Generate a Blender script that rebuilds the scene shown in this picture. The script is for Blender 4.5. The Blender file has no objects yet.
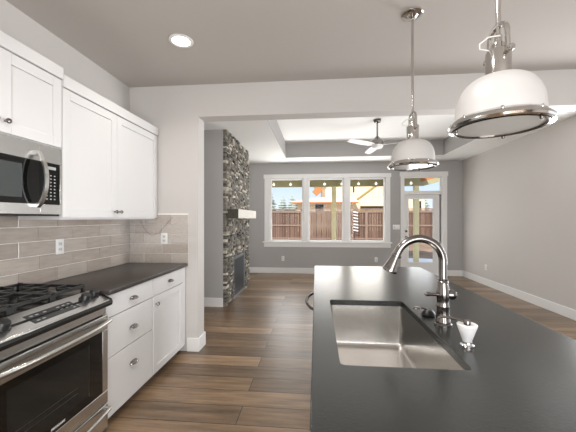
import bpy, bmesh, math, random
from mathutils import Vector, Matrix
random.seed(7)
PI = math.pi
C = bpy.context.scene.collection
sc = bpy.context.scene

# ------------------------------------------------------------ camera, sky, sun, big lights, exposure
cam = bpy.data.cameras.new('camera')
cam.sensor_width = 36.0
cam.lens = 36.0 * 305.0 / 576.0
cam.shift_y = 2.5 / 576.0
cam.clip_start = 0.02
cam.clip_end = 400
co = bpy.data.objects.new('camera', cam)
C.objects.link(co)
co.location = (0, 0, 1.38)
co.rotation_euler = (PI / 2, 0, math.atan(28 / 305))
sc.camera = co

sc.view_settings.view_transform = 'Standard'
sc.view_settings.look = 'None'
sc.view_settings.exposure = 0.32
sc.view_settings.gamma = 1.0
sc.view_settings.use_curve_mapping = False

w = bpy.data.worlds.new('sky')
sc.world = w
w.use_nodes = True
nt = w.node_tree
nt.nodes.clear()
wo = nt.nodes.new('ShaderNodeOutputWorld')
bg = nt.nodes.new('ShaderNodeBackground')
tc = nt.nodes.new('ShaderNodeTexCoord')
sx = nt.nodes.new('ShaderNodeSeparateXYZ')
cr = nt.nodes.new('ShaderNodeValToRGB')
cr.color_ramp.elements[0].position = 0.0
cr.color_ramp.elements[0].color = (0.86, 0.92, 0.98, 1)
cr.color_ramp.elements[1].position = 0.45
cr.color_ramp.elements[1].color = (0.66, 0.77, 0.95, 1)
e = cr.color_ramp.elements.new(0.10)
e.color = (0.66, 0.81, 0.98, 1)
nt.links.new(tc.outputs['Generated'], sx.inputs[0])
nt.links.new(sx.outputs['Z'], cr.inputs[0])
nt.links.new(cr.outputs[0], bg.inputs[0])
bg.inputs[1].default_value = 0.90
nt.links.new(bg.outputs[0], wo.inputs[0])

def lamp(name, kind, loc, energy, color=(1, 1, 1), direction=None, **kw):
    l = bpy.data.lights.new(name, kind)
    l.energy = energy
    l.color = color
    for k, v in kw.items():
        setattr(l, k, v)
    o = bpy.data.objects.new(name, l)
    C.objects.link(o)
    o.location = loc
    if direction is not None:
        o.rotation_euler = Vector(direction).to_track_quat('-Z', 'Y').to_euler()
    return o

lamp('sun', 'SUN', (0, -5, 20), 4.6, (1.0, 0.95, 0.86), (0.30, 0.74, -0.60), angle=0.01)
# fill lamps added in made-up, unseen openings: behind the camera, on the dining side
# and by the living room; the patio lamp is an added uplight for the ceiling
lamp('rear_fill_light', 'AREA', (0.75, -2.44, 1.20), 128, (0.985, 0.985, 1.0), (-0.1, 1, 0.0), shape='RECTANGLE', size=2.8, size_y=2.1)
lamp('dining_fill_light', 'AREA', (3.44, 1.7, 1.15), 5, (0.985, 0.985, 1.0), (-1, 0, 0.0), shape='RECTANGLE', size=2.2, size_y=2.0)
lamp('living_fill_light', 'AREA', (3.44, 3.85, 1.45), 54, (0.985, 0.985, 1.0), (-1, -0.05, 0.45), shape='RECTANGLE', size=0.9, size_y=1.6, spread=math.radians(140))
lamp('patio_fill_light', 'AREA', (-0.1, 8.95, 0.25), 48, (1.0, 0.985, 0.97), (0, -0.9, 1), shape='RECTANGLE', size=4.2, size_y=0.8, spread=math.radians(100))

for wx in (-0.735, 0.245, 1.255):
    lamp('far_window_daylight', 'AREA', (wx, 7.67, 1.60), 9.5, (1.0, 0.99, 0.97), (0, -1, -0.08), shape='RECTANGLE', size=0.75, size_y=1.45)
lamp('door_daylight', 'AREA', (2.54, 7.67, 1.09), 7, (0.97, 0.985, 1.0), (0, -1, 0), shape='RECTANGLE', size=0.56, size_y=1.5)

# ------------------------------------------------------------ helpers
def lin(c):
    c = c / 255.0
    return c / 12.92 if c <= 0.04045 else ((c + 0.055) / 1.055) ** 2.4

def L3(rgb):
    return (lin(rgb[0]), lin(rgb[1]), lin(rgb[2]), 1.0)

def mat(name, rgb, rough=0.5, metal=0.0, spec=0.5, noise=None, bump=None, emit=None, coat=0.0, scale3=None):
    """noise=(scale, amount) varies the colour; bump=(scale, strength, distance)"""
    m = bpy.data.materials.new(name)
    m.use_nodes = True
    t = m.node_tree
    b = t.nodes['Principled BSDF']
    b.inputs['Base Color'].default_value = L3(rgb)
    b.inputs['Roughness'].default_value = rough
    b.inputs['Metallic'].default_value = metal
    b.inputs['Specular IOR Level'].default_value = spec
    b.inputs['Coat Weight'].default_value = coat
    b.inputs['Coat Roughness'].default_value = min(0.2, rough)
    co_ = t.nodes.new('ShaderNodeTexCoord')
    mp = t.nodes.new('ShaderNodeMapping')
    t.links.new(co_.outputs['Object'], mp.inputs[0])
    if scale3:
        mp.inputs['Scale'].default_value = scale3
    if noise:
        n = t.nodes.new('ShaderNodeTexNoise')
        n.inputs['Scale'].default_value = noise[0]
        n.inputs['Detail'].default_value = 5
        t.links.new(mp.outputs[0], n.inputs['Vector'])
        r = t.nodes.new('ShaderNodeValToRGB')
        a = noise[1]
        c0 = L3(rgb)
        r.color_ramp.elements[0].position = 0.3
        r.color_ramp.elements[1].position = 0.7
        r.color_ramp.elements[0].color = tuple(x * (1 - a) for x in c0[:3]) + (1,)
        r.color_ramp.elements[1].color = tuple(min(1, x * (1 + a)) for x in c0[:3]) + (1,)
        t.links.new(n.outputs[0], r.inputs[0])
        t.links.new(r.outputs[0], b.inputs['Base Color'])
    if bump:
        n = t.nodes.new('ShaderNodeTexNoise')
        n.inputs['Scale'].default_value = bump[0]
        n.inputs['Detail'].default_value = 3
        t.links.new(mp.outputs[0], n.inputs['Vector'])
        bp = t.nodes.new('ShaderNodeBump')
        bp.inputs['Strength'].default_value = bump[1]
        bp.inputs['Distance'].default_value = bump[2]
        t.links.new(n.outputs[0], bp.inputs['Height'])
        t.links.new(bp.outputs[0], b.inputs['Normal'])
    if emit:
        b.inputs['Emission Color'].default_value = L3(emit[0])
        b.inputs['Emission Strength'].default_value = emit[1]
    return m

def island_mat(name, stops, rough=0.6, bump=None, spec=0.5):
    """colour picked per loose piece of the mesh"""
    m = mat(name, (128, 128, 128), rough, spec=spec, bump=bump)
    t = m.node_tree
    b = t.nodes['Principled BSDF']
    g = t.nodes.new('ShaderNodeNewGeometry')
    r = t.nodes.new('ShaderNodeValToRGB')
    r.color_ramp.elements[0].position = stops[0][0]
    r.color_ramp.elements[0].color = L3(stops[0][1])
    r.color_ramp.elements[1].position = stops[-1][0]
    r.color_ramp.elements[1].color = L3(stops[-1][1])
    for p, c in stops[1:-1]:
        el = r.color_ramp.elements.new(p)
        el.color = L3(c)
    t.links.new(g.outputs['Random Per Island'], r.inputs[0])
    n = t.nodes.new('ShaderNodeTexNoise')
    n.inputs['Scale'].default_value = 25
    mx = t.nodes.new('ShaderNodeMixRGB')
    mx.blend_type = 'MULTIPLY'
    mx.inputs[0].default_value = 0.35
    t.links.new(r.outputs[0], mx.inputs[1])
    t.links.new(n.outputs[0], mx.inputs[2])
    t.links.new(mx.outputs[0], b.inputs['Base Color'])
    return m

def glass_mat(name, refl=0.06, tint=(1, 1, 1)):
    m = bpy.data.materials.new(name)
    m.use_nodes = True
    t = m.node_tree
    t.nodes.clear()
    o = t.nodes.new('ShaderNodeOutputMaterial')
    mx = t.nodes.new('ShaderNodeMixShader')
    tr = t.nodes.new('ShaderNodeBsdfTransparent')
    tr.inputs[0].default_value = tint + (1,)
    gl = t.nodes.new('ShaderNodeBsdfGlossy')
    gl.inputs['Roughness'].default_value = 0.02
    mx.inputs[0].default_value = refl
    t.links.new(tr.outputs[0], mx.inputs[1])
    t.links.new(gl.outputs[0], mx.inputs[2])
    t.links.new(mx.outputs[0], o.inputs[0])
    return m

class MB:
    def __init__(s):
        s.bm = bmesh.new()
    def box(s, x0, x1, y0, y1, z0, z1):
        v = [s.bm.verts.new(p) for p in ((x0, y0, z0), (x1, y0, z0), (x1, y1, z0), (x0, y1, z0), (x0, y0, z1), (x1, y0, z1), (x1, y1, z1), (x0, y1, z1))]
        for f in ((3, 2, 1, 0), (4, 5, 6, 7), (0, 1, 5, 4), (1, 2, 6, 5), (2, 3, 7, 6), (3, 0, 4, 7)):
            s.bm.faces.new([v[i] for i in f])
        return s
    def rbox(s, x0, x1, y0, y1, z0, z1, r=0.004, seg=2):
        b = bmesh.new()
        v = [b.verts.new(p) for p in ((x0, y0, z0), (x1, y0, z0), (x1, y1, z0), (x0, y1, z0), (x0, y0, z1), (x1, y0, z1), (x1, y1, z1), (x0, y1, z1))]
        for f in ((3, 2, 1, 0), (4, 5, 6, 7), (0, 1, 5, 4), (1, 2, 6, 5), (2, 3, 7, 6), (3, 0, 4, 7)):
            b.faces.new([v[i] for i in f])
        bmesh.ops.bevel(b, geom=list(b.edges), offset=r, segments=seg, affect='EDGES', profile=0.5)
        s.merge(b)
        return s
    def merge(s, b, M=None):
        mp = {}
        for v in b.verts:
            mp[v] = s.bm.verts.new(M @ v.co if M else v.co)
        for f in b.faces:
            try:
                s.bm.faces.new([mp[v] for v in f.verts])
            except ValueError:
                pass
        b.free()
    def prism(s, poly, axis, a, b):
        """poly: 2-D points in the two other axes, in order; extruded along axis from a to b"""
        def P(p, q):
            if axis == 'X': return (q, p[0], p[1])
            if axis == 'Y': return (p[0], q, p[1])
            return (p[0], p[1], q)
        A = [s.bm.verts.new(P(p, a)) for p in poly]
        B = [s.bm.verts.new(P(p, b)) for p in poly]
        n = len(poly)
        s.bm.faces.new(A[::-1])
        s.bm.faces.new(B)
        for i in range(n):
            s.bm.faces.new((A[i], A[(i + 1) % n], B[(i + 1) % n], B[i]))
        return s
    def lathe(s, prof, c=(0, 0, 0), axis='Z', n=32, M=None, cap=True):
        """prof: (radius, height) pairs"""
        c = Vector(c)
        rings = []
        for r, h in prof:
            ring = []
            for i in range(n):
                a = 2 * PI * i / n
                if axis == 'Z': p = Vector((r * math.cos(a), r * math.sin(a), h))
                elif axis == 'X': p = Vector((h, r * math.cos(a), r * math.sin(a)))
                else: p = Vector((r * math.sin(a), h, r * math.cos(a)))
                if M: p = M @ p
                ring.append(s.bm.verts.new(c + p))
            rings.append(ring)
        for k in range(len(rings) - 1):
            A, B = rings[k], rings[k + 1]
            for i in range(n):
                s.bm.faces.new((A[i], A[(i + 1) % n], B[(i + 1) % n], B[i]))
        if cap:
            if prof[0][0] > 1e-6: s.bm.faces.new(rings[0][::-1])
            if prof[-1][0] > 1e-6: s.bm.faces.new(rings[-1])
        return s
    def tube(s, pts, r, n=12, cap=True, flat=None):
        pts = [Vector(p) for p in pts]
        if not isinstance(r, (list, tuple)): r = [r] * len(pts)
        rings = []
        up = None
        for i, p in enumerate(pts):
            d = (pts[min(i + 1, len(pts) - 1)] - pts[max(i - 1, 0)]).normalized()
            if up is None:
                up = Vector((0, 0, 1)) if abs(d.z) < 0.9 else Vector((0, 1, 0))
            x = d.cross(up).normalized()
            y = x.cross(d).normalized()
            up = y
            ring = []
            for k in range(n):
                a = 2 * PI * k / n
                ky = flat if flat else 1.0
                ring.append(s.bm.verts.new(p + x * math.cos(a) * r[i] + y * math.sin(a) * r[i] * ky))
            rings.append(ring)
        for k in range(len(rings) - 1):
            A, B = rings[k], rings[k + 1]
            for i in range(n):
                s.bm.faces.new((A[i], A[(i + 1) % n], B[(i + 1) % n], B[i]))
        if cap:
            s.bm.faces.new(rings[0][::-1])
            s.bm.faces.new(rings[-1])
        return s
    def build(s, name, m, parent=None, bevel=0.0, smooth=True, origin=None):
        bmesh.ops.recalc_face_normals(s.bm, faces=s.bm.faces)
        me = bpy.data.meshes.new(name)
        s.bm.to_mesh(me)
        s.bm.free()
        if isinstance(m, (list, tuple)):
            for q in m: me.materials.append(q)
        else:
            me.materials.append(m)
        o = bpy.data.objects.new(name, me)
        C.objects.link(o)
        org = Vector(origin) if origin is not None else None
        if parent is not None:
            o.parent = parent
            base = Vector(parent.location)
            q = parent.parent
            while q is not None:
                base = base + Vector(q.location)
                q = q.parent
            me.transform(Matrix.Translation(-base))
        elif org is not None:
            me.transform(Matrix.Translation(-org))
            o.location = org
        if smooth:
            for p in me.polygons: p.use_smooth = True
            me.set_sharp_from_angle(angle=math.radians(35))
        if bevel:
            md = o.modifiers.new('bevel', 'BEVEL')
            md.width = bevel
            md.segments = 2
            md.limit_method = 'ANGLE'
            md.angle_limit = math.radians(40)
        return o

def tag(o, label, cat, group=None):
    o['label'] = label
    o['category'] = cat
    if group: o['group'] = group
    return o

def thing(name, loc, label, cat, group=None):
    o = bpy.data.objects.new(name, None)
    o.empty_display_size = 0.1
    C.objects.link(o)
    o.location = loc
    return tag(o, label, cat, group)

def struct(o):
    o['kind'] = 'structure'
    return o

def dup(root, loc, label, group=None):
    r = root.copy()
    C.objects.link(r)
    r.location = loc
    r['label'] = label
    if group: r['group'] = group
    for ch in list(root.children):
        c = ch.copy()
        C.objects.link(c)
        c.parent = r
        for g in list(ch.children):
            d = g.copy()
            C.objects.link(d)
            d.parent = c
    return r

def text_mesh(name, s, size, M, m, parent, depth=0.0006):
    cu = bpy.data.curves.new(name, 'FONT')
    cu.body = s
    cu.size = size
    cu.extrude = depth
    cu.align_x = 'CENTER'
    cu.align_y = 'CENTER'
    tmp = bpy.data.objects.new(name + '_tmp', cu)
    C.objects.link(tmp)
    bpy.context.view_layer.update()
    me = bpy.data.meshes.new_from_object(tmp.evaluated_get(bpy.context.evaluated_depsgraph_get()))
    bpy.data.objects.remove(tmp)
    bpy.data.curves.remove(cu)
    me.transform(M)
    me.materials.clear()
    me.materials.append(m)
    o = bpy.data.objects.new(name, me)
    C.objects.link(o)
    if parent:
        o.parent = parent
        base = Vector(parent.location)
        q = parent.parent
        while q is not None:
            base = base + Vector(q.location)
            q = q.parent
        me.transform(Matrix.Translation(-base))
    return o

# ------------------------------------------------------------ materials
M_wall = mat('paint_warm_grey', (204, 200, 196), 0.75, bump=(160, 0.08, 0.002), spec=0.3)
M_wall_far = mat('wall_paint_shaded', (176, 174, 172), 0.75, bump=(160, 0.08, 0.002), spec=0.3)  # wall paint darkened in colour for the backlit far wall, tray and chimney
M_ceil = mat('ceiling_paint_dimmed', (192, 187, 181), 0.85, bump=(120, 0.12, 0.003), spec=0.2)  # same paint as the living ceiling, darkened for the dimmer kitchen light
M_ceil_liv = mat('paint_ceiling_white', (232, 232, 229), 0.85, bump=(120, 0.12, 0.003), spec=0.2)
M_trim = mat('paint_trim_white', (236, 235, 233), 0.4)
M_cab = mat('cabinet_white', (219, 218, 217), 0.38)
M_vinyl = mat('window_vinyl_white', (245, 245, 244), 0.35)
M_steel = mat('brushed_steel', (206, 205, 202), 0.26, 1.0)
M_sinksteel = mat('sink_steel', (218, 216, 213), 0.18, 1.0)
M_nickel = mat('polished_nickel', (212, 210, 207), 0.11, 1.0)
M_bnickel = mat('brushed_nickel', (140, 135, 132), 0.19, 1.0)
M_darknickel = mat('dark_nickel', (112, 106, 100), 0.18, 1.0)
M_chrome = mat('chrome', (220, 220, 220), 0.06, 1.0)
M_blackglass = mat('black_glass', (12, 13, 13), 0.05, coat=0.2)
M_ovenglass = mat('oven_window_glass', (30, 31, 30), 0.06)
M_black = mat('black_enamel', (20, 20, 20), 0.25)
M_iron = mat('cast_iron', (26, 26, 26), 0.42, spec=0.7, bump=(300, 0.2, 0.0006))
M_blackplastic = mat('black_plastic', (24, 24, 24), 0.35)
M_stone_top = mat('honed_black_granite', (32, 35, 33), 0.23, noise=(120, 0.35), bump=(150, 0.28, 0.0012), spec=0.85)
M_stone_left = mat('honed_granite_tile_reflection', (56, 50, 46), 0.33, noise=(40, 0.35), bump=(190, 0.25, 0.0012), spec=0.55)  # island granite with the tan tile's reflection tinted in
M_shade = mat('shade_white_enamel', (196, 193, 190), 0.45)
M_shade_in = mat('shade_inner_white', (245, 244, 240), 0.4)
M_white_plastic = mat('white_plastic', (240, 240, 238), 0.35)
M_socket = mat('outlet_grey', (216, 215, 212), 0.4)
M_glass = glass_mat('window_glass', 0.003)
M_lens = mat('frosted_lens', (238, 239, 236), 0.12, coat=0.6)
M_lamp = mat('lit_lens', (255, 255, 255), 0.5, emit=((255, 244, 228), 9.0))
M_lamp_soft = mat('dim_lens', (235, 235, 230), 0.5)
M_mantel = mat('whitewashed_mantel', (214, 208, 198), 0.55, noise=(14, 0.10), scale3=(1, 0.2, 6))
M_mantel_end = mat('dark_mantel_end', (72, 66, 58), 0.7, noise=(30, 0.25))  # near end of the mantel, darker than its front
M_firebox = mat('firebox_mesh_screen', (52, 58, 66), 0.35, 0.3)
M_fireframe = mat('firebox_frame', (150, 152, 152), 0.35, 0.8)
M_ledger = island_mat('stacked_ledge_stone', [(0.0, (70, 66, 60)), (0.25, (112, 107, 98)), (0.5, (140, 134, 122)), (0.72, (108, 105, 99)), (0.88, (182, 174, 158)), (1.0, (224, 218, 204))], 0.75, bump=(60, 0.5, 0.006))
M_tile = island_mat('glazed_taupe_tile', [(0.0, (186, 174, 163)), (0.5, (195, 184, 173)), (1.0, (203, 193, 183))], 0.08, bump=(12, 0.10, 0.006), spec=0.9)
M_grout = mat('grout', (246, 242, 237), 0.85)
M_cedar = island_mat('cedar_fence_boards', [(0.0, (98, 74, 62)), (0.5, (118, 91, 78)), (1.0, (134, 107, 93))], 0.8)
M_cedar_rail = mat('cedar_rails', (140, 118, 106), 0.8, noise=(12, 0.15))
M_olive = mat('patio_olive_paint', (166, 159, 122), 0.6, noise=(6, 0.05))
M_post = mat('patio_post_pale_yellow', (240, 228, 182), 0.6, noise=(6, 0.04))
M_olive_soffit = mat('patio_soffit_olive', (170, 164, 128), 0.7)
M_cream = mat('house_cream_siding', (240, 222, 186), 0.75)
M_batten = mat('house_batten', (226, 206, 168), 0.75)
M_orange = mat('house_orange_wood', (176, 112, 62), 0.7, noise=(10, 0.15))
M_tan = mat('house_tan_trim', (176, 150, 92), 0.7)
M_snowroof = mat('snowy_roof', (244, 236, 232), 0.8, noise=(3, 0.06))
M_darkwin = mat('house_window_dark', (46, 44, 44), 0.15)
M_snow = mat('patchy_snow', (236, 238, 242), 0.8, noise=(2.5, 0.05))
M_dirt = mat('muddy_ground', (138, 116, 98), 0.95, noise=(1.6, 0.35), bump=(3, 0.6, 0.08))
M_concrete = mat('patio_concrete', (200, 196, 190), 0.85, noise=(4, 0.08))
M_conifer = island_mat('conifer_hazed_green', [(0.0, (168, 178, 168)), (0.5, (182, 191, 183)), (1.0, (198, 205, 198))], 0.9)  # green paled to put distance haze into the colour
M_bark = mat('bark', (84, 72, 62), 0.9, noise=(12, 0.2))
M_bulb = mat('patio_bulb_white', (250, 250, 245), 0.3, emit=((255, 248, 230), 1.2))
M_wire = mat('brown_wire', (96, 62, 46), 0.5)
M_fan = mat('fan_blade_white', (228, 226, 222), 0.4)
M_toe = mat('toe_kick_grey', (92, 86, 80), 0.6)  # dark grey of the recessed toe kicks
M_letter = mat('lettering_silver', (226, 224, 220), 0.4)
M_display = mat('control_black_gloss', (16, 17, 17), 0.12)

def floor_mat():
    m = bpy.data.materials.new('wide_oak_planks')
    m.use_nodes = True
    t = m.node_tree
    b = t.nodes['Principled BSDF']
    tcn = t.nodes.new('ShaderNodeTexCoord')
    br = t.nodes.new('ShaderNodeTexBrick')
    br.offset = 0.37
    br.offset_frequency = 2
    br.squash = 1.0
    br.inputs['Scale'].default_value = 1.0
    br.inputs['Brick Width'].default_value = 1.45
    br.inputs['Row Height'].default_value = 0.20
    br.inputs['Mortar Size'].default_value = 0.0032
    br.inputs['Mortar Smooth'].default_value = 0.3
    br.inputs['Bias'].default_value = 0.0
    br.inputs['Color1'].default_value = (0, 0, 0, 1)
    br.inputs['Color2'].default_value = (1, 1, 1, 1)
    br.inputs['Mortar'].default_value = (0.5, 0.5, 0.5, 1)
    t.links.new(tcn.outputs['Object'], br.inputs['Vector'])
    mp = t.nodes.new('ShaderNodeMapping')
    mp.inputs['Scale'].default_value = (1.0, 9.0, 1.0)
    t.links.new(tcn.outputs['Object'], mp.inputs[0])
    # each plank shifts its own grain
    add = t.nodes.new('ShaderNodeVectorMath')
    add.operation = 'MULTIPLY_ADD'
    add.inputs[1].default_value = (7.0, 3.0, 5.0)
    t.links.new(br.outputs['Color'], add.inputs[0])
    t.links.new(mp.outputs[0], add.inputs[2])
    n = t.nodes.new('ShaderNodeTexNoise')
    n.inputs['Scale'].default_value = 2.2
    n.inputs['Detail'].default_value = 7
    n.inputs['Roughness'].default_value = 0.62
    t.links.new(add.outputs[0], n.inputs['Vector'])
    r1 = t.nodes.new('ShaderNodeValToRGB')
    els = r1.color_ramp.elements
    els[0].position = 0.0; els[0].color = L3((107, 89, 70))
    els[1].position = 1.0; els[1].color = L3((163, 137, 109))
    el = els.new(0.5); el.color = L3((135, 112, 87))
    t.links.new(br.outputs['Color'], r1.inputs[0])
    r2 = t.nodes.new('ShaderNodeValToRGB')
    r2.color_ramp.elements[0].position = 0.28; r2.color_ramp.elements[0].color = (0.45, 0.43, 0.42, 1)
    r2.color_ramp.elements[1].position = 0.72; r2.color_ramp.elements[1].color = (1.25, 1.22, 1.18, 1)
    t.links.new(n.outputs[0], r2.inputs[0])
    mx = t.nodes.new('ShaderNodeMixRGB'); mx.blend_type = 'MULTIPLY'; mx.inputs[0].default_value = 1.0
    t.links.new(r1.outputs[0], mx.inputs[1]); t.links.new(r2.outputs[0], mx.inputs[2])
    mo = t.nodes.new('ShaderNodeMixRGB'); mo.inputs[2].default_value = L3((46, 36, 29))
    t.links.new(br.outputs['Fac'], mo.inputs[0]); t.links.new(mx.outputs[0], mo.inputs[1])
    t.links.new(mo.outputs[0], b.inputs['Base Color'])
    b.inputs['Roughness'].default_value = 0.34
    b.inputs['Specular IOR Level'].default_value = 0.7
    bp = t.nodes.new('ShaderNodeBump')
    bp.inputs['Strength'].default_value = 0.35
    bp.inputs['Distance'].default_value = 0.003
    sb = t.nodes.new('ShaderNodeMath'); sb.operation = 'SUBTRACT'
    t.links.new(n.outputs[0], sb.inputs[0]); t.links.new(br.outputs['Fac'], sb.inputs[1])
    t.links.new(sb.outputs[0], bp.inputs['Height'])
    t.links.new(bp.outputs[0], b.inputs['Normal'])
    return m
M_floor = floor_mat()

# ------------------------------------------------------------ the setting
XL, XR = -1.97, 3.50          # left and right walls
Y0, Y1 = 3.07, 3.24           # stub wall and header
YB = 7.65                     # far wall
YR = -2.5                     # wall behind
ZC = 2.77                     # ceiling
ZT = 3.10                     # tray
TX0, TX1, TY0, TY1 = -0.69, 2.78, 3.75, 6.95

struct(MB().box(XL - .15, XR + .15, YR - .15, YB + .15, -0.1, 0.0).build('floor', M_floor, smooth=False))
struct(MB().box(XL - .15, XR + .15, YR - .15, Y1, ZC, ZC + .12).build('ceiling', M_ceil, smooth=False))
b = MB()
b.box(XL - .15, TX0, Y1, YB + .15, ZC, ZC + .12)
b.box(TX1, XR + .15, Y1, YB + .15, ZC, ZC + .12)
b.box(TX0, TX1, Y1, TY0, ZC, ZC + .12)
b.box(TX0, TX1, TY1, YB + .15, ZC, ZC + .12)
struct(b.build('ceiling_living_room', M_ceil_liv, smooth=False))
b = MB()
b.box(TX0 - .1, TX0, TY0 - .1, TY1 + .1, ZC + .12, ZT + .1)
b.box(TX1, TX1 + .1, TY0 - .1, TY1 + .1, ZC + .12, ZT + .1)
b.box(TX0, TX1, TY0 - .1, TY0, ZC + .12, ZT + .1)
b.box(TX0, TX1, TY1, TY1 + .1, ZC + .12, ZT + .1)
b.box(TX0, TX0 + .004, TY0, TY1, ZC, ZT)
b.box(TX1 - .004, TX1, TY0, TY1, ZC, ZT)
b.box(TX0, TX1, TY0, TY0 + .004, ZC, ZT)
b.box(TX0, TX1, TY1 - .004, TY1, ZC, ZT)
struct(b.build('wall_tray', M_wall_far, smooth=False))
struct(MB().box(TX0 - .1, TX1 + .1, TY0 - .1, TY1 + .1, ZT, ZT + .1).build('ceiling_tray', M_ceil_liv, smooth=False))

struct(MB().box(XL - .15, XL, YR, YB, 0, ZC).build('wall_left', M_wall, smooth=False))
b = MB()   # right wall with two unseen openings added to hold fill lamps
b.box(XR, XR + .15, YR, .55, 0, ZC)
b.box(XR, XR + .15, .55, 2.85, 2.20, ZC)
b.box(XR, XR + .15, .55, 2.85, 0, .10)
b.box(XR, XR + .15, 2.85, 3.38, 0, ZC)
b.box(XR, XR + .15, 3.38, 4.32, 0, .62)
b.box(XR, XR + .15, 3.38, 4.32, 2.28, ZC)
b.box(XR, XR + .15, 4.32, YB, 0, ZC)
struct(b.build('wall_right', M_wall, smooth=False))
b = MB()   # wall behind, its wide opening made up for the rear fill lamp
b.box(XL, -.65, YR - .15, YR, 0, ZC)
b.box(2.15, XR, YR - .15, YR, 0, ZC)
b.box(-.65, 2.15, YR - .15, YR, 0, .18)
b.box(-.65, 2.15, YR - .15, YR, 2.42, ZC)
struct(b.build('wall_rear', M_wall, smooth=False))
struct(MB().box(XL, -1.22, Y0, Y1, 0, ZC).build('wall_stub', M_wall, smooth=False))
struct(MB().box(-1.22, XR, Y0, Y1, 2.437, ZC).build('wall_header', M_wall, smooth=False))

WZ0, WZ1 = 0.80, 2.39
WINS = [(-1.12, -0.35), (-0.16, 0.65), (0.85, 1.66)]
b = MB()   # far wall
b.box(XL, -1.16, YB, YB + .15, 0, ZC)
b.box(-1.16, 1.70, YB, YB + .15, 0, WZ0)
b.box(-1.16, 1.70, YB, YB + .15, WZ1, ZC)
for a, c in ((-0.31, -0.20), (0.69, 0.81)):
    b.box(a, c, YB, YB + .15, WZ0, WZ1)
b.box(1.70, 2.12, YB, YB + .15, 0, ZC)
b.box(2.12, 3.05, YB, YB + .15, 2.42, ZC)
b.box(3.05, XR, YB, YB + .15, 0, ZC)
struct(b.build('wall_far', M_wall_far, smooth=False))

# baseboards
def baseboard(name, segs):
    b = MB()
    for s in segs: b.box(*s)
    return struct(b.build(name, M_trim, bevel=0.004))
H = 0.14
baseboard('baseboard_far', [(-1.955, 2.05, YB - .015, YB, 0, H), (3.135, XR - .015, YB - .015, YB, 0, H)])
baseboard('baseboard_right', [(XR - .015, XR, YR, YB, 0, H)])
baseboard('baseboard_stub', [(-1.335, -1.205, Y0 - .015, Y0, 0, H), (-1.22, -1.205, Y0, Y1, 0, H), (XL, -1.205, Y1, Y1 + .015, 0, H)])
baseboard('baseboard_left', [(XL, XL + .015, Y1 + .02, 4.62, 0, H)])

# window trim: head casing, sides, mullions, stool and apron
b = MB()
b.box(-1.32, 1.825, YB - .024, YB, 2.39, 2.49)
b.box(-1.30, -1.16, YB - .018, YB, .80, 2.39)
b.box(1.70, 1.805, YB - .018, YB, .80, 2.39)
b.box(-.31, -.20, YB - .018, YB, .80, 2.39)
b.box(.69, .81, YB - .018, YB, .80, 2.39)
b.box(-1.34, 1.845, YB - .05, YB, .772, .80)
b.box(-1.31, 1.815, YB - .02, YB, .665, .772)
struct(b.build('trim_1', M_trim, bevel=0.003))
for i, (a, c) in enumerate(WINS):
    b = MB()
    y0, y1 = YB + .03, YB + .10
    b.box(a - .04, a, y0, y1, WZ0, WZ1)
    b.box(c, c + .04, y0, y1, WZ0, WZ1)
    b.box(a, c, y0, y1, WZ0, WZ0 + .04)
    b.box(a, c, y0, y1, WZ1 - .035, WZ1)
    f = struct(b.build('window_%d' % (i + 1), M_vinyl, bevel=0.004, origin=((a + c) / 2, YB, WZ0)))
    MB().box(a, c, YB + .06, YB + .066, WZ0 + .04, WZ1 - .035).build('glass_pane', M_glass, f)

# frames and glass of the made-up openings that hold the fill lamps
for k_, (ax, p0, p1, z0, z1) in enumerate((('X', 3.38, 4.32, .62, 2.28), ('X', .55, 2.85, .10, 2.20), ('Y', -.65, 2.15, .18, 2.42))):
    b = MB(); g = MB()
    def fb(u0, u1, za, zb, d0=0.02, d1=0.09, bb=None):
        bb = bb or b
        if ax == 'X': bb.box(XR + d0, XR + d1, u0, u1, za, zb)
        else: bb.box(u0, u1, YR - d1, YR - d0, za, zb)
    fb(p0, p0 + .05, z0, z1); fb(p1 - .05, p1, z0, z1); fb(p0 + .05, p1 - .05, z0, z0 + .05); fb(p0 + .05, p1 - .05, z1 - .05, z1)
    if k_: fb((p0 + p1) / 2 - .04, (p0 + p1) / 2 + .04, z0 + .05, z1 - .05)
    # casing on the wall
    for u0, u1, za, zb in ((p0 - .09, p0, z0 - .09 if z0 > .2 else 0, z1), (p1, p1 + .09, z0 - .09 if z0 > .2 else 0, z1), (p0 - .11, p1 + .11, z1, z1 + .10)):
        fb(u0, u1, za, zb, -.018, 0)
    if z0 > .2: fb(p0, p1, z0 - .09, z0, -.018, 0)
    org = (XR, (p0 + p1) / 2, z0) if ax == 'X' else ((p0 + p1) / 2, YR, z0)
    f = struct(b.build('window_%d' % (5 + k_), M_trim, bevel=.003, origin=org))
    fb(p0 + .05, p1 - .05, z0 + .05, z1 - .05, .05, .056, g)
    g.build('glass_pane', M_glass, f)

# patio door with its transom
b = MB()
b.box(2.03, 3.155, YB - .024, YB, 2.40, 2.51)
b.box(2.05, 2.125, YB - .018, YB, 0, 2.40)
b.box(3.03, 3.135, YB - .018, YB, 0, 2.40)
struct(b.build('trim_2', M_trim, bevel=0.003))
b = MB()
b.box(2.12, 2.145, YB, YB + .12, 0, 2.42)
b.box(3.01, 3.05, YB, YB + .12, 0, 2.42)
b.box(2.145, 3.01, YB, YB + .12, 1.965, 2.05)
b.box(2.145, 3.01, YB, YB + .12, 2.375, 2.42)
b.box(2.145, 3.01, YB, YB + .12, 0, .018)
fr = struct(b.build('window_4', M_trim, bevel=0.003, origin=(2.58, YB, 0)))
MB().box(2.145, 3.01, YB + .06, YB + .066, 2.05, 2.375).build('glass_pane', M_glass, fr)
DX0, DX1 = 2.147, 2.985
b = MB()
b.box(DX0, 2.25, YB + .05, YB + .095, .02, 1.96)
b.box(2.835, DX1, YB + .05, YB + .095, .02, 1.96)
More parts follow.
